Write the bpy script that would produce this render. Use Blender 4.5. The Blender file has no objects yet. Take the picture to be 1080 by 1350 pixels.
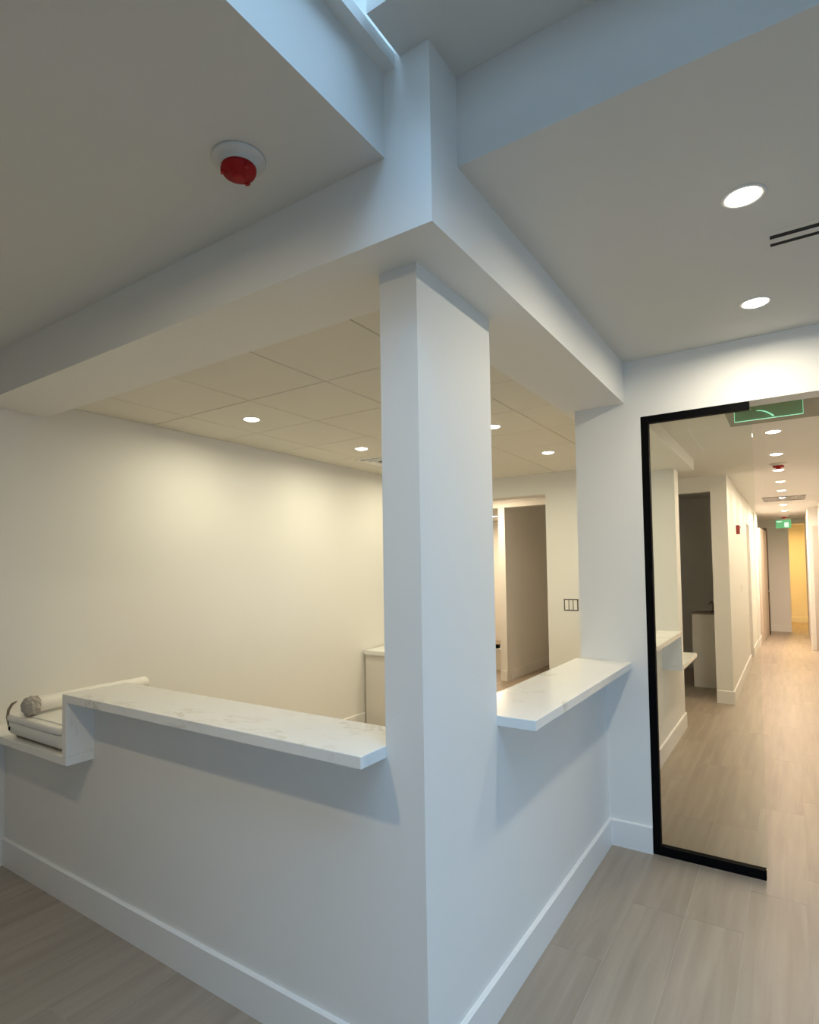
import bpy, bmesh, math, random
from mathutils import Matrix, Vector
random.seed(7)
S = bpy.context.scene
COL = S.collection

# ------------------------------------------------------------------ camera
# frame 1080 x 1350; focal length 770.33 px, principal point (519.97, 722.72)
CAM = Vector((-1.5242, -0.9391, 1.6257))
YAW, PITCH, ROLL, FPX = 0.5973, 0.0368, -0.0147, 770.33
cy, sy, cp, sp = math.cos(YAW), math.sin(YAW), math.cos(PITCH), math.sin(PITCH)
fwd = Vector((cp*cy, cp*sy, sp)); right = Vector((sy, -cy, 0)); up = right.cross(fwd)
cr, sr = math.cos(ROLL), math.sin(ROLL)
right, up = cr*right + sr*up, -sr*right + cr*up
cam = bpy.data.cameras.new('camera')
cam.sensor_width = 36; cam.lens = FPX*36/1350
cam.shift_x = (540-519.97)/1350; cam.shift_y = (722.72-675)/1350
cam.clip_start = 0.02
co = bpy.data.objects.new('camera', cam); COL.objects.link(co)
M = Matrix.Identity(4)
for i in range(3):
    M[i][0], M[i][1], M[i][2], M[i][3] = right[i], up[i], -fwd[i], CAM[i]
co.matrix_world = M
S.camera = co

# ------------------------------------------------------------------ world, exposure
SKY = (0.44, 0.70, 1.0)
SKY_STRENGTH = 7.6
w = bpy.data.worlds.new('sky'); S.world = w; w.use_nodes = True
bg = w.node_tree.nodes['Background']
bg.inputs['Color'].default_value = (*SKY, 1); bg.inputs['Strength'].default_value = SKY_STRENGTH
S.view_settings.view_transform = 'Standard'; S.view_settings.look = 'None'
S.view_settings.gamma = 1.0; S.view_settings.use_curve_mapping = False
S.view_settings.exposure = 0.0
S.cycles.use_denoising = True
S.cycles.max_bounces = 12; S.cycles.diffuse_bounces = 8; S.cycles.transparent_max_bounces = 12
S.cycles.caustics_reflective = False; S.cycles.caustics_refractive = False
S.cycles.sample_clamp_indirect = 6
# portals over the skylight and the added unseen windows, so that the sky is sampled through them
SKX0, SKX1, SKY0, SKY1, SKZ = -1.5, -0.1547, -3.6, 0.12, 3.65
WIN = (-2.4, 0.6, 0.25, 2.40)            # unseen window added for side daylight in the right lobby wall: x0, x1, z0, z1
WIN2 = (-5.6, -2.6)                      # second unseen window added for daylight in the rear wall: y0, y1
def portal(name, loc, sx, sy, rx, rz=0.0):
    l = bpy.data.lights.new(name, 'AREA'); l.shape = 'RECTANGLE'; l.size = sx; l.size_y = sy; l.cycles.is_portal = True
    o = bpy.data.objects.new(name, l); o.location = loc; o.rotation_euler = (rx, 0, rz); COL.objects.link(o)
portal('skylight_portal', ((SKX0+SKX1)/2, (SKY0+SKY1)/2, SKZ-0.03), SKX1-SKX0, SKY1-SKY0, 0)
portal('window_portal', ((WIN[0]+WIN[1])/2, -5.98, (WIN[2]+WIN[3])/2), WIN[1]-WIN[0], WIN[3]-WIN[2], math.pi/2)
portal('rear_window_portal', (-4.18, (WIN2[0]+WIN2[1])/2, (WIN[2]+WIN[3])/2), WIN2[1]-WIN2[0], WIN[3]-WIN[2], math.pi/2, -math.pi/2)

# lamp powers (W) and colours
P_LOBBY, P_ROOM, P_CORR, P_CROSS, P_WARM, P_END = 9.8, 9.0, 11.2, 30.0, 45.0, 45.0
C_LED = (1.0, 0.90, 0.71)
C_LEFT = (1.0, 0.80, 0.50)
C_ROOM = (1.0, 0.91, 0.64)
C_CORR = (1.0, 0.78, 0.57)
C_PEACH = (1.0, 0.78, 0.52)
C_END = (1.0, 0.58, 0.16)

# ------------------------------------------------------------------ materials
def mat(name, col, rough=0.6, metal=0.0, spec=0.5, bump=0.0, bscale=200, emit=None, estr=0):
    m = bpy.data.materials.new(name); m.use_nodes = True
    nt = m.node_tree; b = nt.nodes['Principled BSDF']
    b.inputs['Base Color'].default_value = (*col, 1); b.inputs['Roughness'].default_value = rough
    b.inputs['Metallic'].default_value = metal; b.inputs['Specular IOR Level'].default_value = spec
    if emit:
        b.inputs['Emission Color'].default_value = (*emit, 1); b.inputs['Emission Strength'].default_value = estr
    if bump:
        tc = nt.nodes.new('ShaderNodeNewGeometry')
        n = nt.nodes.new('ShaderNodeTexNoise'); n.inputs['Scale'].default_value = bscale
        n.inputs['Detail'].default_value = 3
        nt.links.new(tc.outputs['Position'], n.inputs['Vector'])
        bp = nt.nodes.new('ShaderNodeBump'); bp.inputs['Strength'].default_value = bump; bp.inputs['Distance'].default_value = 0.002
        nt.links.new(n.outputs['Fac'], bp.inputs['Height']); nt.links.new(bp.outputs['Normal'], b.inputs['Normal'])
        # very slight unevenness of the paint
        n2 = nt.nodes.new('ShaderNodeTexNoise'); n2.inputs['Scale'].default_value = 2.2; n2.inputs['Detail'].default_value = 4
        nt.links.new(tc.outputs['Position'], n2.inputs['Vector'])
        r = nt.nodes.new('ShaderNodeMix'); r.data_type = 'RGBA'
        r.inputs['A'].default_value = (*[c*0.985 for c in col], 1); r.inputs['B'].default_value = (*[min(1, c*1.015) for c in col], 1)
        nt.links.new(n2.outputs['Fac'], r.inputs['Factor']); nt.links.new(r.outputs['Result'], b.inputs['Base Color'])
    return m

WALL = mat('wall_paint', (0.78, 0.775, 0.75), 0.55, spec=0.3, bump=0.12, bscale=160)
CEIL = mat('ceiling_paint', (0.70, 0.695, 0.67), 0.8, spec=0.2, bump=0.1, bscale=140)
TRIM = mat('trim_paint', (0.80, 0.80, 0.785), 0.32, spec=0.5)
TILE = mat('ceiling_tile_board', (0.74, 0.72, 0.65), 0.9, spec=0.1, bump=0.35, bscale=420)
GRID = mat('grid_metal', (0.60, 0.58, 0.52), 0.5)
BLACK = mat('black_metal', (0.003, 0.003, 0.0033), 0.5, spec=0.04)
WHITEP = mat('white_plastic', (0.80, 0.79, 0.76), 0.35)
RED = mat('red_plastic', (0.36, 0.003, 0.004), 0.5, spec=0.3)
DRED = mat('dark_red_plastic', (0.20, 0.012, 0.010), 0.5)
BASEP = mat('off_white_plastic', (0.66, 0.655, 0.63), 0.5)
DARK = mat('dark_slot', (0.012, 0.012, 0.012), 0.9)
GREYM = mat('grey_metal', (0.32, 0.31, 0.30), 0.5)
DOORM = mat('door_paint', (0.60, 0.52, 0.44), 0.45)
GREYDOOR = mat('grey_door_paint', (0.50, 0.47, 0.44), 0.45)
CHROME = mat('satin_nickel', (0.55, 0.53, 0.5), 0.3, metal=1.0)
LENS = mat('led_lens', (1, 1, 1), 0.4, emit=(1.0, 0.95, 0.84), estr=14)
GROUT = mat('grout', (0.46, 0.41, 0.35), 0.8)
PAPER = mat('white_sheet', (0.82, 0.81, 0.77), 0.5)
BROWN = mat('brown_card', (0.30, 0.24, 0.19), 0.8)
CABM = mat('cabinet_laminate', (0.74, 0.72, 0.68), 0.4)
MINT = mat('sign_edge_glow', (0.3, 0.9, 0.6), 0.3, emit=(0.46, 1.0, 0.66), estr=0.72)

def plank_material():
    m = bpy.data.materials.new('wood_look_plank'); m.use_nodes = True; nt = m.node_tree; L = nt.links
    b = nt.nodes['Principled BSDF']; b.inputs['Roughness'].default_value = 0.42
    g = nt.nodes.new('ShaderNodeNewGeometry'); oi = nt.nodes.new('ShaderNodeObjectInfo')
    cmb = nt.nodes.new('ShaderNodeVectorMath'); cmb.operation = 'MULTIPLY'
    cmb.inputs[1].default_value = (0.8, 11.0, 1.0)
    off = nt.nodes.new('ShaderNodeVectorMath'); off.operation = 'SCALE'
    off.inputs[0].default_value = (17.0, 31.0, 5.0)
    L.new(oi.outputs['Random'], off.inputs['Scale'])
    add = nt.nodes.new('ShaderNodeVectorMath'); add.operation = 'ADD'
    L.new(g.outputs['Position'], cmb.inputs[0]); L.new(cmb.outputs[0], add.inputs[0]); L.new(off.outputs[0], add.inputs[1])
    n = nt.nodes.new('ShaderNodeTexNoise'); n.inputs['Scale'].default_value = 1.6; n.inputs['Detail'].default_value = 6
    n.inputs['Roughness'].default_value = 0.55; n.inputs['Distortion'].default_value = 0.4
    L.new(add.outputs[0], n.inputs['Vector'])
    cr = nt.nodes.new('ShaderNodeValToRGB')
    e = cr.color_ramp.elements
    e[0].position = 0.25; e[0].color = (0.285, 0.233, 0.182, 1)
    e[1].position = 0.78; e[1].color = (0.400, 0.340, 0.274, 1)
    L.new(n.outputs['Fac'], cr.inputs['Fac'])
    mr = nt.nodes.new('ShaderNodeMapRange'); mr.inputs['To Min'].default_value = 0.94; mr.inputs['To Max'].default_value = 1.06
    L.new(oi.outputs['Random'], mr.inputs['Value'])
    mu = nt.nodes.new('ShaderNodeVectorMath'); mu.operation = 'SCALE'
    L.new(cr.outputs['Color'], mu.inputs[0]); L.new(mr.outputs['Result'], mu.inputs['Scale'])
    L.new(mu.outputs[0], b.inputs['Base Color'])
    f = nt.nodes.new('ShaderNodeTexNoise'); f.inputs['Scale'].default_value = 9; f.inputs['Detail'].default_value = 5
    L.new(add.outputs[0], f.inputs['Vector'])
    bp = nt.nodes.new('ShaderNodeBump'); bp.inputs['Strength'].default_value = 0.12; bp.inputs['Distance'].default_value = 0.002
    L.new(f.outputs['Fac'], bp.inputs['Height']); L.new(bp.outputs['Normal'], b.inputs['Normal'])
    return m
PLANK = plank_material()

def marble_material():
    m = bpy.data.materials.new('white_marble'); m.use_nodes = True; nt = m.node_tree; L = nt.links
    b = nt.nodes['Principled BSDF']; b.inputs['Roughness'].default_value = 0.16
    g = nt.nodes.new('ShaderNodeNewGeometry')
    rot = nt.nodes.new('ShaderNodeMapping'); rot.inputs['Rotation'].default_value = (0.3, 0.2, 0.9)
    rot.inputs['Scale'].default_value = (1.6, 0.9, 1.2)
    L.new(g.outputs['Position'], rot.inputs['Vector'])
    n = nt.nodes.new('ShaderNodeTexNoise'); n.inputs['Scale'].default_value = 1.9; n.inputs['Detail'].default_value = 7
    n.inputs['Roughness'].default_value = 0.62; n.inputs['Distortion'].default_value = 1.1
    L.new(rot.outputs[0], n.inputs['Vector'])
    sub = nt.nodes.new('ShaderNodeMath'); sub.operation = 'SUBTRACT'; sub.inputs[1].default_value = 0.5
    ab = nt.nodes.new('ShaderNodeMath'); ab.operation = 'ABSOLUTE'
    L.new(n.outputs['Fac'], sub.inputs[0]); L.new(sub.outputs[0], ab.inputs[0])
    cr = nt.nodes.new('ShaderNodeValToRGB'); e = cr.color_ramp.elements
    e[0].position = 0.0; e[0].color = (0.60, 0.57, 0.51, 1)
    e[1].position = 0.020; e[1].color = (0.82, 0.815, 0.79, 1)
    L.new(ab.outputs[0], cr.inputs['Fac'])
    # veins come and go
    n2 = nt.nodes.new('ShaderNodeTexNoise'); n2.inputs['Scale'].default_value = 2.6; n2.inputs['Detail'].default_value = 3
    L.new(rot.outputs[0], n2.inputs['Vector'])
    r2 = nt.nodes.new('ShaderNodeValToRGB'); r2.color_ramp.elements[0].position = 0.50; r2.color_ramp.elements[1].position = 0.66
    L.new(n2.outputs['Fac'], r2.inputs['Fac'])
    mx = nt.nodes.new('ShaderNodeMix'); mx.data_type = 'RGBA'
    mx.inputs['A'].default_value = (0.82, 0.815, 0.79, 1)
    L.new(r2.outputs['Color'], mx.inputs['Factor']); L.new(cr.outputs['Color'], mx.inputs['B'])
    L.new(mx.outputs['Result'], b.inputs['Base Color'])
    return m
MARBLE = marble_material()

def glass_material(name, tint, fmax=1.0):
    m = bpy.data.materials.new(name); m.use_nodes = True; nt = m.node_tree; L = nt.links
    nt.nodes.remove(nt.nodes['Principled BSDF']); out = nt.nodes['Material Output']
    t = nt.nodes.new('ShaderNodeBsdfTransparent'); t.inputs['Color'].default_value = (*tint, 1)
    gl = nt.nodes.new('ShaderNodeBsdfGlossy'); gl.inputs['Roughness'].default_value = 0.01
    fr = nt.nodes.new('ShaderNodeFresnel'); fr.inputs['IOR'].default_value = 1.28
    mx = nt.nodes.new('ShaderNodeMixShader')
    L.new(fr.outputs[0], mx.inputs[0]); L.new(t.outputs[0], mx.inputs[1]); L.new(gl.outputs[0], mx.inputs[2])
    L.new(mx.outputs[0], out.inputs['Surface'])
    return m
GLASS = glass_material('clear_glass', (0.965, 0.985, 0.965))
SKYGLASS = glass_material('skylight_glass', (0.97, 0.99, 1.0))
SIGNGLASS = glass_material('green_acrylic', (0.80, 0.90, 0.77))
_nt = SIGNGLASS.node_tree; _o = _nt.nodes['Material Output']; _m = _nt.nodes.new('ShaderNodeMixShader'); _d = _nt.nodes.new('ShaderNodeBsdfDiffuse')
_d.inputs['Color'].default_value = (0.42, 0.62, 0.38, 1); _m.inputs[0].default_value = 0.5
_nt.links.new(_o.inputs['Surface'].links[0].from_socket, _m.inputs[1]); _nt.links.new(_d.outputs[0], _m.inputs[2]); _nt.links.new(_m.outputs[0], _o.inputs['Surface'])

# ------------------------------------------------------------------ helpers
def link(name, me, m, parent=None):
    if m is not None: me.materials.append(m)
    o = bpy.data.objects.new(name, me); COL.objects.link(o)
    if parent is not None: o.parent = parent
    return o

def bm_box(bm, a0, a1, b0, b1, c0, c1):
    v = [bm.verts.new(p) for p in ((a0,b0,c0),(a1,b0,c0),(a1,b1,c0),(a0,b1,c0),(a0,b0,c1),(a1,b0,c1),(a1,b1,c1),(a0,b1,c1))]
    for f in ((0,3,2,1),(4,5,6,7),(0,1,5,4),(1,2,6,5),(2,3,7,6),(3,0,4,7)): bm.faces.new([v[i] for i in f])

def boxes(name, L, m, parent=None, bevel=0.0):
    bm = bmesh.new()
    for b in L: bm_box(bm, *b)
    if bevel: bmesh.ops.bevel(bm, geom=bm.edges[:], offset=bevel, segments=2, affect='EDGES', profile=0.5)
    bmesh.ops.recalc_face_normals(bm, faces=bm.faces[:])
    me = bpy.data.meshes.new(name); bm.to_mesh(me); bm.free()
    return link(name, me, m, parent)

def prism(name, pts, ax, lo, hi, m, parent=None, bevel=0.0, holes=()):
    """polygon (a,b) extruded along axis ax from lo to hi; axes order: the other two, ascending"""
    def P(a, b, c):
        return {0: (c, a, b), 1: (a, c, b), 2: (a, b, c)}[ax]
    bm = bmesh.new()
    vb = [bm.verts.new(P(a, b, lo)) for a, b in pts]; vt = [bm.verts.new(P(a, b, hi)) for a, b in pts]
    bm.faces.new(vb); bm.faces.new(vt[::-1]); n = len(pts)
    for i in range(n): bm.faces.new((vb[i], vt[i], vt[(i+1) % n], vb[(i+1) % n]))
    if bevel: bmesh.ops.bevel(bm, geom=bm.edges[:], offset=bevel, segments=2, affect='EDGES', profile=0.5)
    bmesh.ops.recalc_face_normals(bm, faces=bm.faces[:])
    me = bpy.data.meshes.new(name); bm.to_mesh(me); bm.free()
    return link(name, me, m, parent)

def lathe(name, prof, m, parent=None, seg=40, smooth=True):
    """profile [(r, z)] revolved about local z"""
    bm = bmesh.new(); rings = []
    for r, z in prof:
        if r < 1e-6: rings.append([bm.verts.new((0, 0, z))])
        else: rings.append([bm.verts.new((r*math.cos(2*math.pi*i/seg), r*math.sin(2*math.pi*i/seg), z)) for i in range(seg)])
    for a, b in zip(rings, rings[1:]):
        for i in range(seg):
            j = (i+1) % seg
            q = [a[i % len(a)], a[j % len(a)], b[j % len(b)], b[i % len(b)]]
            q = list(dict.fromkeys(q))
            if len(q) >= 3: bm.faces.new(q)
    bmesh.ops.recalc_face_normals(bm, faces=bm.faces[:])
    me = bpy.data.meshes.new(name); bm.to_mesh(me); bm.free()
    if smooth:
        for p in me.polygons: p.use_smooth = True
    return link(name, me, m, parent)

def tube(name, pts, rad, m, parent=None, seg=10):
    """sweep of circles of radius rad (number or list) along pts"""
    bm = bmesh.new(); rings = []; n = len(pts); pts = [Vector(p) for p in pts]
    for i, p in enumerate(pts):
        t = (pts[min(i+1, n-1)] - pts[max(i-1, 0)]).normalized()
        a = t.orthogonal().normalized() if i == 0 else (ref - ref.dot(t)*t).normalized()
        ref = a; b = t.cross(a); r = rad[i] if isinstance(rad, (list, tuple)) else rad
        rings.append([bm.verts.new(p + r*(math.cos(2*math.pi*k/seg)*a + math.sin(2*math.pi*k/seg)*b)) for k in range(seg)])
    for A, B in zip(rings, rings[1:]):
        for k in range(seg): bm.faces.new((A[k], A[(k+1) % seg], B[(k+1) % seg], B[k]))
    bm.faces.new(rings[0][::-1]); bm.faces.new(rings[-1])
    bmesh.ops.recalc_face_normals(bm, faces=bm.faces[:])
    me = bpy.data.meshes.new(name); bm.to_mesh(me); bm.free()
    for p in me.polygons: p.use_smooth = True
    return link(name, me, m, parent)

def struct(o, label=None):
    o['kind'] = 'structure'
    if label: o['label'] = label
    return o

def empty(name, loc, label=None, cat=None, group=None, rz=0.0):
    o = bpy.data.objects.new(name, None); COL.objects.link(o); o.location = loc; o.rotation_euler[2] = rz
    o.empty_display_size = 0.05
    return tag(o, label, cat, group)

def tag(o, label=None, cat=None, group=None):
    if label: o['label'] = label
    if cat: o['category'] = cat
    if group: o['group'] = group
    return o

# ------------------------------------------------------------------ dimensions (metres; x away into the corridor, y to the left, z up)
W = 0.141                     # wall thickness
ZS, ZC, ZT, ZTILE, ZK = 2.5856, 2.8285, 3.1047, 2.676, 2.692
SO = 0.1547; SR = 0.1496      # soffit overhangs
X1 = 2.0698                   # wall with the glass partition
YL = 2.795                    # left wall
XB = 4.80; XB2 = 5.03         # back wall of the office
XC = 6.37                     # wall across the junction
YC = -0.327; YR = -1.363      # corridor side walls
CT0, CT1 = 1.0315, 1.07       # counter slab
LT0, LT1 = 0.7416, 0.7800     # low counter slab
BH, BT = 0.1506, 0.0155       # baseboard
YV = 1.894                    # left waterfall end
XV = 3.93                     # waterfall end of corridor counter
XMIN, YMIN = -4.2, -6.0

# ------------------------------------------------------------------ floor with planks
fl = struct(boxes('floor', [(XMIN, 19.0, YMIN, 5.0, -0.06, -0.0008)], GROUT), 'taupe wood-look plank floor')
PW, PL, GAP = 0.237, 1.2, 0.0022
plank_cache = {}
def plank(x0, x1, y0, y1):
    lx, ly = round(x1-x0, 3), round(y1-y0, 3)
    me = plank_cache.get((lx, ly))
    if me is None:
        bm = bmesh.new(); bm_box(bm, 0, lx-GAP, 0, ly-GAP, -0.0008, 0.0)
        me = bpy.data.meshes.new('plank'); bm.to_mesh(me); bm.free(); me.materials.append(PLANK)
        plank_cache[(lx, ly)] = me
    o = bpy.data.objects.new('plank', me); COL.objects.link(o); o.parent = fl; o.location = (x0, y0, 0)
rest = []
nplank = 0
for k in range(-16, 20):
    y0, y1 = k*PW, (k+1)*PW
    off = (0.987, 0.30, 1.51-1.2, 0.72)[(-k-1) % 4] if k < 0 else (0.55, 0.05, 0.8)[k % 3]
    x = off - PL*5
    while x < 18.6:
        xa, xb = max(x, XMIN), min(x+PL, 18.6); x += PL
        if xb - xa < 0.05: continue
        near = (-7 <= k <= -1 and xb > -1.3 and xa < 15.5) or (k < 12 and k >= 0 and xb > -1.6 and xa < 0.0) or (k >= -1 and k < 7 and xb > 5.0 and xa < 6.6)
        if near: plank(xa, xb, y0, y1); nplank += 1
        else: rest.append((xa, xb-GAP, y0, y1-GAP, -0.0008, 0.0))
r = boxes('planks', rest, PLANK, fl); r['kind'] = 'stuff'

# ------------------------------------------------------------------ walls
struct(boxes('wall_column', [(0, 0.5298, 0, W, 0, ZS)], WALL), 'square white column at the corner of the two counters')
struct(prism('wall_half_left', [(W, 0), (YL, 0), (YL, LT0), (YV-0.0385, LT0), (YV-0.0385, CT0), (W, CT0)], 0, 0, 0.155, WALL), 'white half wall under the left counter')
struct(boxes('wall_half_right', [(0.5298, X1, 0, W, 0, CT0)], WALL), 'white half wall under the right counter')
struct(prism('wall_front', [(0.1426, 0), (0.1426, ZS), (0.207, ZS), (0.207, 2.9), (-SR, 2.9), (-SR, 3.2), (YMIN, 3.2), (YMIN, 0), (YR, 0), (YR, 2.4912), (-0.2372, 2.4912), (-0.2372, 0)], 0, X1, 2.21, WALL), 'white wall with the corridor opening')
struct(prism('wall_soffit', [(-SO, -SR), (X1, -SR), (X1, 0.207), (0.2099, 0.207), (0.2099, YL), (-SO, YL)], 2, ZS, 3.30, WALL), 'dropped white beam over both counters')
struct(boxes('wall_soffit', [(2.21, XB2, -SR, 0.207, ZS, 2.9)], WALL), 'dropped beam over the corridor counter')
struct(prism('wall_half_corridor', [(2.21, 0), (XB, 0), (XB, LT0), (XV-0.0385, LT0), (XV-0.0385, CT0), (2.21, CT0)], 1, 0, W, WALL), 'half wall beyond the glass')
struct(boxes('wall_left', [(XMIN, XB2, YL, YL+W, 0, 3.1)], WALL), 'long left wall')
# back wall of the office with a doorway
DY0, DY1, DZ = 1.315, 2.26, 2.445
struct(prism('wall_back', [(0, 0), (DY0, 0), (DY0, DZ), (DY1, DZ), (DY1, 0), (YL, 0), (YL, 2.9), (0.207, 2.9), (0.207, ZS), (0, ZS)], 0, XB, XB2, WALL), 'back wall of the office with a doorway')
# wall across the junction with three openings
def multi_open(name, ax, lo, hi, a0, a1, top, opens, label):
    pts = [(a0, 0)]
    for o0, o1, oz in opens: pts += [(o0, 0), (o0, oz), (o1, oz), (o1, 0)]
    pts += [(a1, 0), (a1, top), (a0, top)]
    return struct(prism(name, pts, ax, lo, hi, WALL), label)
multi_open('wall_cross', 0, XC, XC+W, YC, 4.4, 2.9, [(-0.153, 0.75, 2.51), (1.55, 2.49, 2.505), (2.59, 3.5, 2.505)], 'wall facing the junction behind the office')
multi_open('wall_corridor_left', 1, YC, YC+W, XC+W, 12.0, 2.9, [(9.75, 10.6, 2.31)], 'left wall of the corridor')
struct(boxes('wall_corridor_left', [(12.0, 13.0, -0.352, YC+W, 0, 2.9)], WALL), 'pilaster at the far left of the corridor')
struct(boxes('wall_corridor_right', [(2.21, 12.0, YR-W, YR, 0, 2.9)], WALL), 'right wall of the corridor')
struct(boxes('wall_corridor_right', [(12.0, 15.4, YR-0.3, -1.205, 0, 2.9)], WALL), 'far right wall of the corridor')
multi_open('wall_corridor_end', 0, 15.4, 15.54, -1.9, 0.4, 2.9, [(-1.215, -0.885, 2.585)], 'end wall of the corridor')
struct(boxes('wall_end_room', [(18.3, 18.44, -2.0, 0.4, 0, 2.9), (15.54, 18.3, -2.0, -1.9, 0, 2.9), (15.54, 18.3, 0.3, 0.4, 0, 2.9)], WALL), 'walls of the warm lit room at the end')
# dark room beyond the junction, dark passage, warm room
struct(boxes('wall_closet', [(12.9, 15.4, 0.3, 0.4, 0, 2.9), (12.9, 13.0, -0.186, 0.3, 0, 2.9)], WALL), 'recess behind the brown door')
struct(boxes('wall_dark_room', [(8.85, 9.0, YC+W, 1.5, 0, 2.9), (XC+W, 9.75, 1.38, 1.5, 0, 2.9)], WALL), 'walls of the dark side room')
struct(boxes('wall_passage', [(XC+W, 9.6, 2.49, 2.59, 0, 2.9)], WALL), 'wall of the dark passage')
struct(boxes('wall_warm_room', [(10.7, 10.85, 1.38, 5.0, 0, 2.9), (XC+W, 10.7, 4.9, 5.0, 0, 2.9), (9.75, 10.7, 1.38, 1.5, 0, 2.9), (XC, XC+W, 4.4, 4.9, 0, 2.9)], WALL), 'walls of the warm room')
struct(boxes('wall_junction', [(XB2, XC, 4.4, 4.52, 0, 2.9)], WALL), 'end of the cross corridor')
struct(boxes('wall_junction', [(XB2-0.14, XB2, YL+W, 4.52, 0, 2.9)], WALL), 'side of the cross corridor')
# lobby behind the camera
struct(boxes('wall_rear', [(XMIN-W, XMIN, WIN2[1], YL+W, 0, 3.1), (XMIN-W, XMIN, YMIN, WIN2[0], 0, 3.1), (XMIN-W, XMIN, WIN2[0], WIN2[1], 0, WIN[2]), (XMIN-W, XMIN, WIN2[0], WIN2[1], WIN[3], 3.1)], WALL), 'rear wall of the lobby')
ADDED_GLASS = glass_material('added_window_glass', (0.84, 0.86, 0.88))
wf = struct(boxes('added_window_rear', [(XMIN-0.09, XMIN-0.03, WIN2[0], WIN2[1], WIN[2], WIN[2]+0.05), (XMIN-0.09, XMIN-0.03, WIN2[0], WIN2[1], WIN[3]-0.05, WIN[3]), (XMIN-0.09, XMIN-0.03, WIN2[0], WIN2[0]+0.05, WIN[2]+0.05, WIN[3]-0.05), (XMIN-0.09, XMIN-0.03, WIN2[1]-0.05, WIN2[1], WIN[2]+0.05, WIN[3]-0.05)], BLACK), 'unseen rear window added to the lobby for daylight')  # added out of view to bring blue daylight onto the pilaster
boxes('pane', [(XMIN-0.065, XMIN-0.055, WIN2[0]+0.05, WIN2[1]-0.05, WIN[2]+0.05, WIN[3]-0.05)], ADDED_GLASS, wf)
struct(boxes('wall_right', [(XMIN, WIN[0], YMIN-W, YMIN, 0, 3.1), (WIN[1], X1, YMIN-W, YMIN, 0, 3.1), (WIN[0], WIN[1], YMIN-W, YMIN, 0, WIN[2]), (WIN[0], WIN[1], YMIN-W, YMIN, WIN[3], 3.1)], WALL), 'right wall of the lobby')
wm = (WIN[0]+WIN[1])/2
wf = struct(boxes('added_window_right', [(WIN[0], WIN[1], YMIN-0.09, YMIN-0.03, WIN[2], WIN[2]+0.05), (WIN[0], WIN[1], YMIN-0.09, YMIN-0.03, WIN[3]-0.05, WIN[3]), (WIN[0], WIN[0]+0.05, YMIN-0.09, YMIN-0.03, WIN[2]+0.05, WIN[3]-0.05), (WIN[1]-0.05, WIN[1], YMIN-0.09, YMIN-0.03, WIN[2]+0.05, WIN[3]-0.05), (wm-0.025, wm+0.025, YMIN-0.09, YMIN-0.03, WIN[2]+0.05, WIN[3]-0.05)], BLACK), 'unseen side window added to the lobby for daylight')  # added out of view to bring blue side light onto the column
TINTED = glass_material('tinted_glass', (0.58, 0.60, 0.62))
boxes('pane', [(WIN[0]+0.05, wm-0.025, YMIN-0.065, YMIN-0.055, WIN[2]+0.05, WIN[3]-0.05)], TINTED, wf)
boxes('pane', [(wm+0.025, WIN[1]-0.05, YMIN-0.065, YMIN-0.055, WIN[2]+0.05, WIN[3]-0.05)], TINTED, wf)
struct(boxes('ground', [(-14, 14, -20, YMIN-0.2, -0.2, -0.06), (-14, XMIN-0.2, YMIN-0.2, 6, -0.2, -0.06)], mat('asphalt', (0.12, 0.12, 0.12), 0.9)), 'asphalt outside the added windows')

# ------------------------------------------------------------------ ceilings and skylight well
LIPB = 3.083
struct(boxes('ceiling', [(XMIN, -SO, 0.0068, YL, ZC, LIPB)], CEIL), 'left lobby ceiling')
struct(boxes('ceiling', [(0.0032, X1, YMIN, -SR, ZC, ZT)], CEIL), 'right lobby ceiling')
struct(boxes('ceiling', [(XMIN, -2.7, YMIN, 0.0068, ZC, ZT), (-2.7, 0.0032, YMIN, -3.9, ZC, ZT)], CEIL), 'lobby ceiling behind the skylight')
struct(boxes('trim_1', [(-2.7, -SO, -0.034, 0.12, LIPB, 3.122)], WALL), 'narrow ledge at the top of the skylight well')
struct(boxes('ceiling', [(-0.313, 0.0032, -3.9, -0.051, ZT, 3.24), (-2.7, SKX0, -3.9, -0.051, ZT, 3.24), (SKX0, -0.313, -3.9, SKY0, ZT, 3.24)], CEIL), 'top of the skylight well')
struct(boxes('wall_skylight', [(SKX0-0.3, SKX1, SKY1, SKY1+0.12, LIPB, SKZ), (SKX0-0.12, SKX0, SKY0-0.12, SKY1, 3.24, SKZ), (SKX0, SKX1+0.12, SKY0-0.12, SKY0, 3.24, SKZ), (SKX1, SKX1+0.12, SKY0, SKY1, 3.30, SKZ)], WALL), 'skylight shaft')
sk = struct(boxes('window_1', [(SKX0-0.12, SKX1+0.12, SKY0-0.12, SKY0, SKZ, SKZ+0.06), (SKX0-0.12, SKX1+0.12, SKY1, SKY1+0.12, SKZ, SKZ+0.06), (SKX0-0.12, SKX0, SKY0, SKY1, SKZ, SKZ+0.06), (SKX1, SKX1+0.12, SKY0, SKY1, SKZ, SKZ+0.06), (-0.86, -0.80, SKY0, SKY1, SKZ, SKZ+0.06)], TRIM), 'skylight over the lobby')
boxes('pane', [(SKX0, -0.86, SKY0, SKY1, SKZ+0.025, SKZ+0.037)], SKYGLASS, sk)
boxes('pane', [(-0.80, SKX1, SKY0, SKY1, SKZ+0.025, SKZ+0.037)], SKYGLASS, sk)
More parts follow.
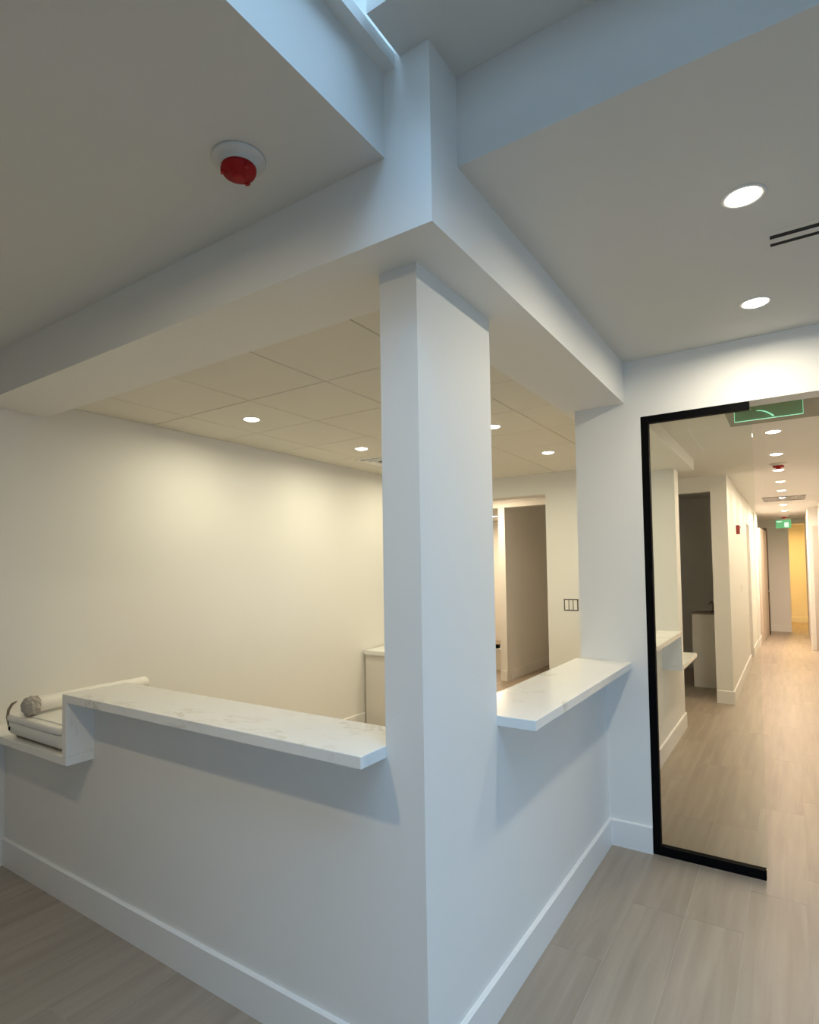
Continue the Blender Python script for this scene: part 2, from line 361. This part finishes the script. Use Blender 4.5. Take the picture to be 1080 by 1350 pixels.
struct(boxes('ceiling', [(2.21, 15.4, YR, -SR, ZK, 2.9), (13.0, 15.4, -SR, 0.3, ZK, 2.9), (XB2, XC, -SR, 4.4, ZK, 2.9), (XC+W, 10.7, YC+W, 4.9, ZK, 2.9), (15.54, 18.3, -1.9, 0.3, ZK, 2.9)], CEIL), 'corridor ceiling')
struct(boxes('trim_2', [(2.62, 3.22, YR, -0.61, 2.60, ZK)], mat('grey_green_tone', (0.30, 0.30, 0.245), 0.6)), 'boxed ceiling drop behind the exit sign')  # ceiling drop in one even tone, darker than the ceiling around it
# office ceiling of lay-in tiles
oc = struct(boxes('ceiling', [(0.2099, XB, 0.207, YL, ZTILE+0.016, 2.9)], GRID), 'lay-in tile ceiling of the office')
xs = [0.2099, 0.31] + [0.92+0.61*i for i in range(0, 7)] + [XB]
ys = [0.207, 0.56, 1.17, 1.78, 2.39, YL]
tile_cache = {}
for i in range(len(xs)-1):
    for j in range(len(ys)-1):
        lx, ly = round(xs[i+1]-xs[i], 3), round(ys[j+1]-ys[j], 3)
        if lx < 0.03: continue
        if (lx, ly) not in tile_cache:
            g = 0.0035; bm = bmesh.new(); bm_box(bm, g, lx-g, g, ly-g, 0.0, 0.016)
            bmesh.ops.bevel(bm, geom=[e for e in bm.edges if all(abs(v.co.z) < 1e-5 for v in e.verts)], offset=0.003, segments=1, affect='EDGES')
            me = bpy.data.meshes.new('ceiling_tile'); bm.to_mesh(me); bm.free(); me.materials.append(TILE); tile_cache[(lx, ly)] = me
        o = bpy.data.objects.new('ceiling_tile', tile_cache[(lx, ly)]); COL.objects.link(o); o.parent = oc
        o.location = (xs[i], ys[j], ZTILE)

# ------------------------------------------------------------------ baseboards
def base(name, ax, a0, a1, face, sgn, label=None, z0=0.0):
    """board along axis ax (0=x,1=y) from a0 to a1, on the plane at face, growing towards sgn, chamfered top"""
    t = BT*sgn
    prof = [(face, z0), (face+t, z0), (face+t, BH-0.006), (face+t*0.55, BH), (face, BH)]
    return struct(prism(name, prof, ax, a0, a1, TRIM), label or 'white baseboard')
base('baseboard_left', 1, 0.0, YL, 0.0, -1, 'white baseboard of the left half wall')
base('baseboard_right', 0, -BT, X1, 0.0, -1, 'white baseboard of the right half wall')
base('baseboard_front', 1, -0.2372, -BT, X1, -1, 'short baseboard beside the glass')
base('baseboard_corridor', 0, 2.21, XB2, 0.0, -1)
base('baseboard_cross', 1, YC-BT, -0.153, XC, -1)
base('baseboard_cross', 1, 0.75, 1.55, XC, -1)
base('baseboard_cross', 1, 2.49, 2.59, XC, -1)
base('baseboard_corridor', 0, XC, 9.75, YC, -1)
base('baseboard_corridor', 0, 10.6, 12.0, YC, -1)
base('baseboard_corridor', 1, -0.352, YC-BT, 12.0, -1)
base('baseboard_corridor', 0, 12.0, 13.0, -0.352, -1)
base('baseboard_end', 1, -0.885, 0.3, 15.4, -1)
base('baseboard_end', 1, -1.9, 0.3, 18.3, -1)
base('baseboard_passage', 0, XC+W, 9.6, 2.49, -1)
base('baseboard_office', 0, 0.155, 3.36, YL, -1)
base('baseboard_lobby', 0, XMIN, -BT, YL, -1)
base('baseboard_back', 1, W, DY0, XB, -1)

# ------------------------------------------------------------------ counters
def slab(name, b, parent, bev=0.0025): return boxes(name, [b], MARBLE, parent, bev)
c = empty('reception_counter', (0.03, 1.0, CT0), 'long white marble counter with a waterfall end and lower shelf, left of the column', 'counter')
c_inv = lambda o, root: setattr(o, 'matrix_parent_inverse', Matrix.Translation(-Vector(root.location)))
o = slab('countertop', (-0.13, 0.188, W, YV, CT0, CT1), c); c_inv(o, c)
o = slab('waterfall_end', (-0.13, 0.188, YV-0.0385, YV, LT1, CT0), c); c_inv(o, c)
o = slab('low_counter', (-0.13, 0.50, YV-0.0385, YL, LT0, LT1), c); c_inv(o, c)
c = empty('reception_counter', (1.3, 0.0, CT0), 'short white marble counter between the column and the glass partition', 'counter')
o = slab('countertop', (0.5298, X1, -0.1517, 0.172, CT0, CT1), c); c_inv(o, c)
c = empty('reception_counter', (3.4, 0.0, CT0), 'marble counter seen through the glass, with a waterfall end and a lower shelf', 'counter')
o = slab('countertop', (2.21, XV, -0.1517, 0.172, CT0, CT1), c); c_inv(o, c)
o = slab('waterfall_end', (XV-0.0385, XV, -0.1517, 0.172, LT1, CT0), c); c_inv(o, c)
o = slab('low_counter', (XV-0.0385, XB, -0.1517, 0.172, LT0, LT1), c); c_inv(o, c)

# ------------------------------------------------------------------ glass partition
gp = empty('glass_partition', (X1, -0.5, 0), 'fixed clear glass panel in a black channel frame at the corridor entrance', 'glass panel')
FX0, FX1 = X1-0.001, X1+0.04
for nm, b in (('side_channel', (FX0, FX1, -0.2783, -0.2372, 0.0, 2.4912)), ('top_channel', (FX0, FX1, -0.7782, -0.2783, 2.4493, 2.4912)), ('floor_channel', (FX0, FX1, -0.7782, -0.2783, 0.0, 0.05))):
    o = boxes(nm, [b], BLACK, gp, 0.0015); c_inv(o, gp)
o = boxes('glass_pane', [(X1+0.014, X1+0.026, -0.786, -0.2783, 0.05, 2.4493)], GLASS, gp); c_inv(o, gp)

# ------------------------------------------------------------------ ceiling lamps
ln0 = lathe('lens', [(0.050, 0.0), (0.050, -0.003), (0.044, -0.007), (0.030, -0.010), (0.015, -0.0115), (0, -0.012)], LENS)
LENS_ME = ln0.data; bpy.data.objects.remove(ln0)
ring0 = lathe('trim_ring', [(0.050, -0.0005), (0.051, -0.0035), (0.062, -0.0035), (0.065, -0.0015), (0.065, 0.0), (0.050, 0.0)], WHITEP)
RING_ME = ring0.data; bpy.data.objects.remove(ring0)
def downlight(loc, power, col, label, group, spread=173):
    e = empty('ceiling_downlight', loc, label, 'ceiling light', group)
    for nm, me, dz in (('trim_ring', RING_ME, 0), ('lens', LENS_ME, 0)):
        o = bpy.data.objects.new(nm, me); COL.objects.link(o); o.parent = e; o.location = (0, 0, dz)
    l = bpy.data.lights.new('lamp', 'AREA'); l.shape = 'DISK'; l.size = 0.094; l.energy = power; l.color = col; l.spread = math.radians(spread)
    lo = bpy.data.objects.new('lamp', l); COL.objects.link(lo); lo.parent = e; lo.location = (0, 0, -0.0135)
    return e
G1 = 'recessed downlights of the lobby ceiling'
downlight((0.67, -0.846, ZC), P_LOBBY, C_LED, 'upper of the two round downlights on the right lobby ceiling, above the slot vent', G1)
downlight((1.604, -0.838, ZC), P_LOBBY, C_LED, 'lower of the two round downlights on the right lobby ceiling, nearest the corridor wall', G1)
downlight((-1.27, 0.57, ZC), P_LOBBY*1.25, C_LEFT, 'round downlight on the left lobby ceiling, above the viewer', G1)
G2 = 'recessed downlights of the office tile ceiling'
downlight((1.227, 2.105, ZTILE), P_ROOM, C_ROOM, 'round downlight in the office tile ceiling farthest left', G2)
downlight((2.470, 2.105, ZTILE), P_ROOM, C_ROOM, 'round downlight in the office tile ceiling just left of the column', G2)
downlight((2.450, 0.862, ZTILE), P_ROOM, C_ROOM, 'round downlight in the office tile ceiling touching the right edge of the column', G2)
downlight((3.660, 0.872, ZTILE), P_ROOM, C_ROOM, 'round downlight in the office tile ceiling above the wall switch', G2)
downlight((3.660, 2.105, ZTILE), P_ROOM, C_ROOM, 'round downlight in the office tile ceiling hidden behind the column', G2)
G3 = 'row of recessed downlights along the corridor ceiling'
NTH = ['nearest', 'second', 'third', 'fourth', 'fifth', 'sixth', 'seventh', 'eighth and farthest']
for i, x in enumerate((4.054, 5.219, 6.381, 7.505, 8.613, 9.70, 11.078, 12.471)):
    downlight((x, -0.846, ZK), P_CORR*(1.0, 1.0, 1.0, 1.0, 1.0, 1.0, 2.2, 6.0)[i], C_CORR, NTH[i] + ' downlight of the corridor ceiling row, counted from the glass partition', G3)
downlight((5.7, 2.6, ZK), P_CROSS, C_PEACH, 'round downlight of the cross corridor behind the office doorway', 'recessed downlights behind the office')
downlight((9.55, 4.09, ZK), P_WARM, C_PEACH, 'small bright downlight seen through the left of the office doorway', 'recessed downlights behind the office')
downlight((17.0, -0.95, ZK), P_END, C_END, 'warm yellow downlight of the room at the far end of the corridor', 'recessed downlights of the end room')

# ------------------------------------------------------------------ smoke detectors with red caps
def smoke(loc, label, s=1.0):
    e = empty('smoke_detector', loc, label, 'smoke detector', 'smoke detectors with red dust caps')
    lathe('base_plate', [(0, 0), (0.078*s, 0), (0.078*s, -0.006), (0.072*s, -0.011), (0.055*s, -0.013), (0.054*s, -0.022), (0.050*s, -0.026), (0, -0.026)], BASEP, e)
    lathe('dust_cap', [(0, -0.026), (0.0505*s, -0.026), (0.0505*s, -0.032), (0.046*s, -0.043), (0.023*s, -0.046), (0.022*s, -0.054), (0.016*s, -0.058), (0, -0.058)], RED, e)
    for a in (0.3, 2.4, 4.5):
        t = boxes('cap_tab', [(0.040*s, 0.0515*s, -0.007, 0.007, -0.046, -0.030)], RED, e, 0.001); t.rotation_euler[2] = a
    return e
smoke((-0.395, 0.358, ZC), 'smoke detector with a red dust cap on the left lobby ceiling')
smoke((5.872, -0.85, ZK), 'smoke detector with a red dust cap between two corridor downlights, nearer one')
smoke((14.03, -0.826, ZK), 'tiny smoke detector with a red cap above the far green exit sign')

# ------------------------------------------------------------------ linear slot vent, corridor grille, office vent
v = empty('slot_vent', (1.04, -1.2, ZC), 'linear slot vent with two black slots on the right lobby ceiling', 'air vent')
ya, yb = -0.32, 0.31
bars = [(-0.075, -0.044), (-0.014, 0.020), (0.046, 0.070)]
boxes('vent_frame', [(a, b, ya, yb, -0.0015, 0) for a, b in bars] + [(a, b, c, c+0.02, -0.0015, 0) for a, b in ((-0.044, -0.014), (0.020, 0.046)) for c in (ya, yb-0.02)], BASEP, v)
boxes('slot', [(-0.044, -0.014, ya+0.02, yb-0.02, -0.0008, 0)], DARK, v)
boxes('slot', [(0.020, 0.046, ya+0.02, yb-0.02, -0.0008, 0)], DARK, v)
v = empty('ceiling_vent', (9.85, -0.86, ZK), 'grey return grille across the corridor ceiling', 'air vent')
boxes('vent_frame', [(-0.34, 0.34, -0.29, -0.27, -0.012, 0), (-0.34, 0.34, 0.27, 0.29, -0.012, 0), (-0.34, -0.32, -0.27, 0.27, -0.012, 0), (0.32, 0.34, -0.27, 0.27, -0.012, 0)], GREYM, v)
boxes('backing', [(-0.32, 0.32, -0.27, 0.27, -0.003, 0)], GREYM, v)
for i in range(12):
    s = boxes('slat', [(-0.32, 0.32, -0.014, 0.014, -0.0015, 0.0015)], GREYM, v); s.location = (0, -0.25+i*0.0455, -0.0085); s.rotation_euler[0] = 0.35
v = empty('ceiling_vent', (3.045, 2.27, ZTILE), 'white square supply vent in the office ceiling, partly behind the column', 'air vent')
for i, (a, z) in enumerate(((0.20, -0.004), (0.15, -0.010), (0.10, -0.016))):
    boxes('vent_ring', [(-a, a, -a, -a+0.03, z, 0), (-a, a, a-0.03, a, z, 0), (-a, -a+0.03, -a+0.03, a-0.03, z, 0), (a-0.03, a, -a+0.03, a-0.03, z, 0)], WHITEP, v)
boxes('backing', [(-0.17, 0.17, -0.17, 0.17, -0.001, 0)], DARK, v)

# ------------------------------------------------------------------ exit signs
e = empty('exit_sign', (2.5, -0.85, ZK), 'edge-lit green acrylic exit sign hung above the corridor entrance', 'exit sign')
boxes('canopy', [(-0.035, 0.035, -0.178, 0.178, -0.022, 0)], WHITEP, e, 0.003)
zb = 2.4785-ZK
boxes('acrylic_panel', [(-0.003, 0.003, -0.168, 0.167, zb, -0.022)], SIGNGLASS, e)
boxes('glowing_edge', [(-0.0035, 0.0035, -0.168, 0.167, zb-0.003, zb)], MINT, e)
boxes('glowing_edge', [(-0.0035, 0.0035, 0.167, 0.169, zb, -0.06)], MINT, e)
boxes('glowing_edge', [(-0.0035, 0.0035, -0.170, -0.168, zb, -0.06)], MINT, e)
tube('arrow_stroke', [(-0.0045, 0.055-0.008*i*1.15, zb+0.050-0.0022*i*i*0.24) for i in range(10)], [0.0015+0.0003*i for i in range(10)], MINT, e)
e = empty('exit_sign', (15.0, -0.80, ZK), 'small glowing green exit sign at the far end of the corridor', 'exit sign')
boxes('canopy', [(-0.03, 0.03, -0.15, 0.15, -0.03, 0)], WHITEP, e)
SG = mat('sign_green_lit', (0.2, 0.7, 0.35), 0.4, emit=(0.2, 0.75, 0.36), estr=0.4)
SW = mat('sign_white_lit', (0.8, 1, 0.85), 0.4, emit=(0.75, 1.0, 0.85), estr=0.9)
boxes('acrylic_panel', [(-0.008, 0.008, -0.15, 0.15, -0.22, -0.03)], SG, e)
boxes('lit_mark', [(-0.011, -0.008, -0.10, -0.02, -0.20, -0.09)], SW, e)
boxes('lit_mark', [(-0.011, -0.008, 0.03, 0.13, -0.075, -0.055)], SW, e)

# ------------------------------------------------------------------ switches, alarm
e = empty('light_switch', (XB, 1.055, 1.217), 'three-gang light switch in a dark plate on the office back wall', 'switch')
boxes('plate', [(-0.006, 0, -0.078, 0.078, -0.062, 0.062)], mat('dark_plate', (0.09, 0.08, 0.07), 0.5), e, 0.001)
for k in range(3):
    boxes('rocker', [(-0.010, -0.006, -0.067+k*0.047, -0.067+k*0.047+0.038, -0.052, 0.052)], WHITEP, e, 0.001)
e = empty('fire_alarm', (7.65, YC, 2.10), 'red fire alarm strobe on the left corridor wall', 'alarm')
boxes('housing', [(-0.05, 0.05, -0.04, 0, -0.06, 0.06)], DRED, e, 0.006)
boxes('strobe_lens', [(-0.03, 0.03, -0.058, -0.045, 0.015, 0.055)], WHITEP, e, 0.003)
e = empty('light_switch', (8.23, YC, 1.28), 'white wall switch on the left corridor wall below the fire alarm', 'switch')
boxes('plate', [(-0.04, 0.04, -0.006, 0, -0.06, 0.06)], WHITEP, e, 0.001)
boxes('rocker', [(-0.017, 0.017, -0.010, -0.006, -0.034, 0.034)], WHITEP, e, 0.001)

# ------------------------------------------------------------------ corridor doors
d = struct(boxes('door_1', [(9.76, 10.59, YC+0.07, YC+0.11, 0.005, 2.30)], GREYDOOR), 'grey door in the left corridor wall')
boxes('door_handle', [(9.84, 9.96, YC+0.03, YC+0.045, 1.0, 1.02), (9.84, 9.86, YC+0.045, YC+0.07, 1.0, 1.02)], CHROME, d)
ang = math.atan2(-0.070, 1.45)
d = struct(boxes('door_2', [(0.0, 1.45, -0.02, 0.02, 0.005, 2.40)], DOORM), 'brown door at the far left of the corridor')
d.location = (13.03, -0.372, 0); d.rotation_euler[2] = ang
boxes('door_handle', [(1.28, 1.40, -0.065, -0.05, 1.0, 1.02), (1.38, 1.40, -0.05, -0.02, 1.0, 1.02)], CHROME, d)
boxes('door_gap_shade', [(1.47, 1.66, -0.03, 0.05, 0.0, 2.46)], mat('gap_shade_brown', (0.10, 0.07, 0.05), 0.6), d)  # dark post, its colour stands in for the shaded gap beside the door
d = struct(boxes('door_3', [(11.955, 12.0, YR, -1.272, 0.0, 2.33)], GREYDOOR), 'grey door at the far right of the corridor')
e = empty('wall_bracket', (18.3, -1.25, 0.80), 'small brown bracket low on the yellow end wall', 'bracket')
boxes('rail', [(-0.05, -0.03, -0.03, 0.0, -0.22, 0.22)], BROWN, e, 0.003)
boxes('arm', [(-0.03, 0, -0.03, 0.0, 0.17, 0.20)], BROWN, e); boxes('arm', [(-0.03, 0, -0.03, 0.0, -0.20, -0.17)], BROWN, e)
# ------------------------------------------------------------------ cabinets
e = empty('base_cabinet', (3.8, 2.4, 0), 'white desk-height cabinet against the office left wall, beside the column', 'cabinet')
boxes('body', [(-0.43, 0.50, -0.45, 0.375, 0.0, 0.752)], CABM, e, 0.002)
boxes('cabinet_top', [(-0.46, 0.52, -0.47, 0.375, 0.752, 0.795)], TRIM, e, 0.002)
e = empty('base_cabinet', (7.5, 0.1, 0), 'pale cabinet in the dark side room', 'cabinet')
boxes('body', [(-0.25, 0.25, -0.205, 0.10, 0.0, 0.97)], CABM, e, 0.003)
boxes('cabinet_top', [(-0.26, 0.26, -0.212, 0.11, 0.97, 0.988)], BROWN, e, 0.002)
e = empty('low_cabinet', (7.45, 3.05, 0), 'pale low cabinet in the warm room, seen at the left of the office doorway', 'cabinet')
boxes('body', [(-0.25, 0.25, -0.28, 0.30, 0.0, 0.31)], CABM, e, 0.003)
boxes('cabinet_top', [(-0.26, 0.26, -0.29, 0.31, 0.31, 0.33)], TRIM, e, 0.002)
e = empty('black_box', (7.30, 3.09, 0.33), 'small black box on the low cabinet in the warm room', 'box')
boxes('body', [(-0.05, 0.05, -0.055, 0.055, 0.0, 0.045)], BLACK, e, 0.003)
boxes('lid', [(-0.052, 0.052, -0.057, 0.057, 0.045, 0.056)], BLACK, e, 0.002)
e = empty('faucet', (7.5, -0.03, 0.988), 'dark faucet on the cabinet in the dark side room', 'faucet')
tube('spout', [(0, 0, 0), (0, 0, 0.10), (-0.03, 0.01, 0.14), (-0.08, 0.02, 0.14), (-0.11, 0.03, 0.11)], 0.012, BROWN, e)
lathe('flange', [(0, 0.012), (0.03, 0.010), (0.035, 0.0), (0, 0)], BLACK, e, seg=20)

# ------------------------------------------------------------------ storage case and rolled sheet on the low counter
def rounded_slab(name, x0, x1, y0, y1, z0, z1, r, inset_bot, inset_top, m, parent):
    bm = bmesh.new(); rows = []
    def ring(d, z):
        pts = []
        for cx, cyy, a0 in ((x1-r, y1-r, 0), (x0+r, y1-r, 90), (x0+r, y0+r, 180), (x1-r, y0+r, 270)):
            for k in range(7):
                a = math.radians(a0 + 15*k); pts.append(bm.verts.new((cx+(r-d)*math.cos(a), cyy+(r-d)*math.sin(a), z)))
        return pts
    h = z1-z0
    for d, z in ((inset_bot, z0), (0, z0+h*0.25), (0, z1-inset_top), (inset_top*0.3, z1-inset_top*0.3), (inset_top, z1)): rows.append(ring(d, z))
    n = len(rows[0]); bm.faces.new(rows[0][::-1]); bm.faces.new(rows[-1])
    for A, B in zip(rows, rows[1:]):
        for k in range(n): bm.faces.new((A[k], A[(k+1) % n], B[(k+1) % n], B[k]))
    bmesh.ops.recalc_face_normals(bm, faces=bm.faces[:])
    me = bpy.data.meshes.new(name); bm.to_mesh(me); bm.free()
    for p in me.polygons: p.use_smooth = len(p.vertices) == 4
    return link(name, me, m, parent)
e = empty('storage_case', (0.1, 2.23, LT1), 'white plastic storage case with a lid on the low counter at the left edge', 'case')
rounded_slab('body', -0.215, 0.26, -0.285, 0.27, 0.014, 0.082, 0.035, 0.02, 0.004, WHITEP, e)
rounded_slab('lid', -0.222, 0.267, -0.292, 0.277, 0.084, 0.117, 0.040, 0.004, 0.012, WHITEP, e)
rounded_slab('lid_panel', -0.175, 0.22, -0.245, 0.23, 0.117, 0.122, 0.025, 0.0, 0.004, WHITEP, e)
rounded_slab('foot', -0.185, 0.23, -0.255, 0.24, 0.0, 0.014, 0.02, 0.0, 0.001, BROWN, e)
boxes('latch', [(-0.219, -0.212, 0.225, 0.240, 0.040, 0.058)], BLACK, e, 0.001)
# roll: a sheet wound on itself, lying on the lid and pointing into the office
def roll_mesh(name, a, b, ra, rb, m, parent):
    a, b = Vector(a), Vector(b); t = (b-a).normalized(); s = t.cross(Vector((0, 0, 1))).normalized(); u = s.cross(t)
    bm = bmesh.new(); N, K = 64, 14; g = []
    for i in range(K+1):
        f = i/K; c0 = a.lerp(b, f); R = ra + (rb-ra)*f; row = []
        for k in range(N+1):
            th = 2*math.pi*2.6*k/N; rr = R*(0.62+0.38*k/N)*(1+0.03*math.sin(7*f+th*2))
            row.append(bm.verts.new(c0 + rr*(math.cos(th)*s + math.sin(th)*u)))
        g.append(row)
    for i in range(K):
        for k in range(N): bm.faces.new((g[i][k], g[i+1][k], g[i+1][k+1], g[i][k+1]))
    me = bpy.data.meshes.new(name); bm.to_mesh(me); bm.free()
    for p in me.polygons: p.use_smooth = True
    o = link(name, me, m, parent); md = o.modifiers.new('thickness', 'SOLIDIFY'); md.thickness = 0.0012
    return o
e = empty('sheet_roll', (0.1, 2.37, LT1+0.122), 'long white roll of sheet lying across the storage case', 'roll')
roll_mesh('rolled_sheet', (-0.17, -0.035, 0.048), (0.52, 0.035, 0.048), 0.046, 0.040, PAPER, e)
# crumpled wrapper pushed over the near end of the roll
bm = bmesh.new(); N = 28; rows = []
for i in range(7):
    x = -0.205 + 0.011*i; row = []
    for k in range(N):
        th = 2*math.pi*k/N; R = (0.030, 0.043, 0.050, 0.0475, 0.051, 0.049, 0.048)[i]*(1+random.uniform(-0.09, 0.09))
        zz = 0.048+R*math.sin(th)
        row.append(bm.verts.new((x+random.uniform(-0.003, 0.003), -0.036+R*math.cos(th), max(zz, 0.0005))))
    rows.append(row)
for A, B in zip(rows, rows[1:]):
    for k in range(N): bm.faces.new((A[k], A[(k+1) % N], B[(k+1) % N], B[k]))
bm.faces.new(rows[0][::-1])
me = bpy.data.meshes.new('crumpled_wrapper'); bm.to_mesh(me); bm.free()
link('crumpled_wrapper', me, mat('grey_wrapper', (0.42, 0.39, 0.35), 0.6), e)['label'] = 'crumpled grey wrapper on the near end'
# brown carrying strap at the left end of the case
e = bpy.data.objects['storage_case']
tube('strap', [(-0.20, 0.281, 0.050), (-0.205, 0.285, 0.095), (-0.205, 0.272, 0.135), (-0.20, 0.245, 0.168), (-0.19, 0.215, 0.185)], [0.004, 0.006, 0.007, 0.007, 0.004], BROWN, e)
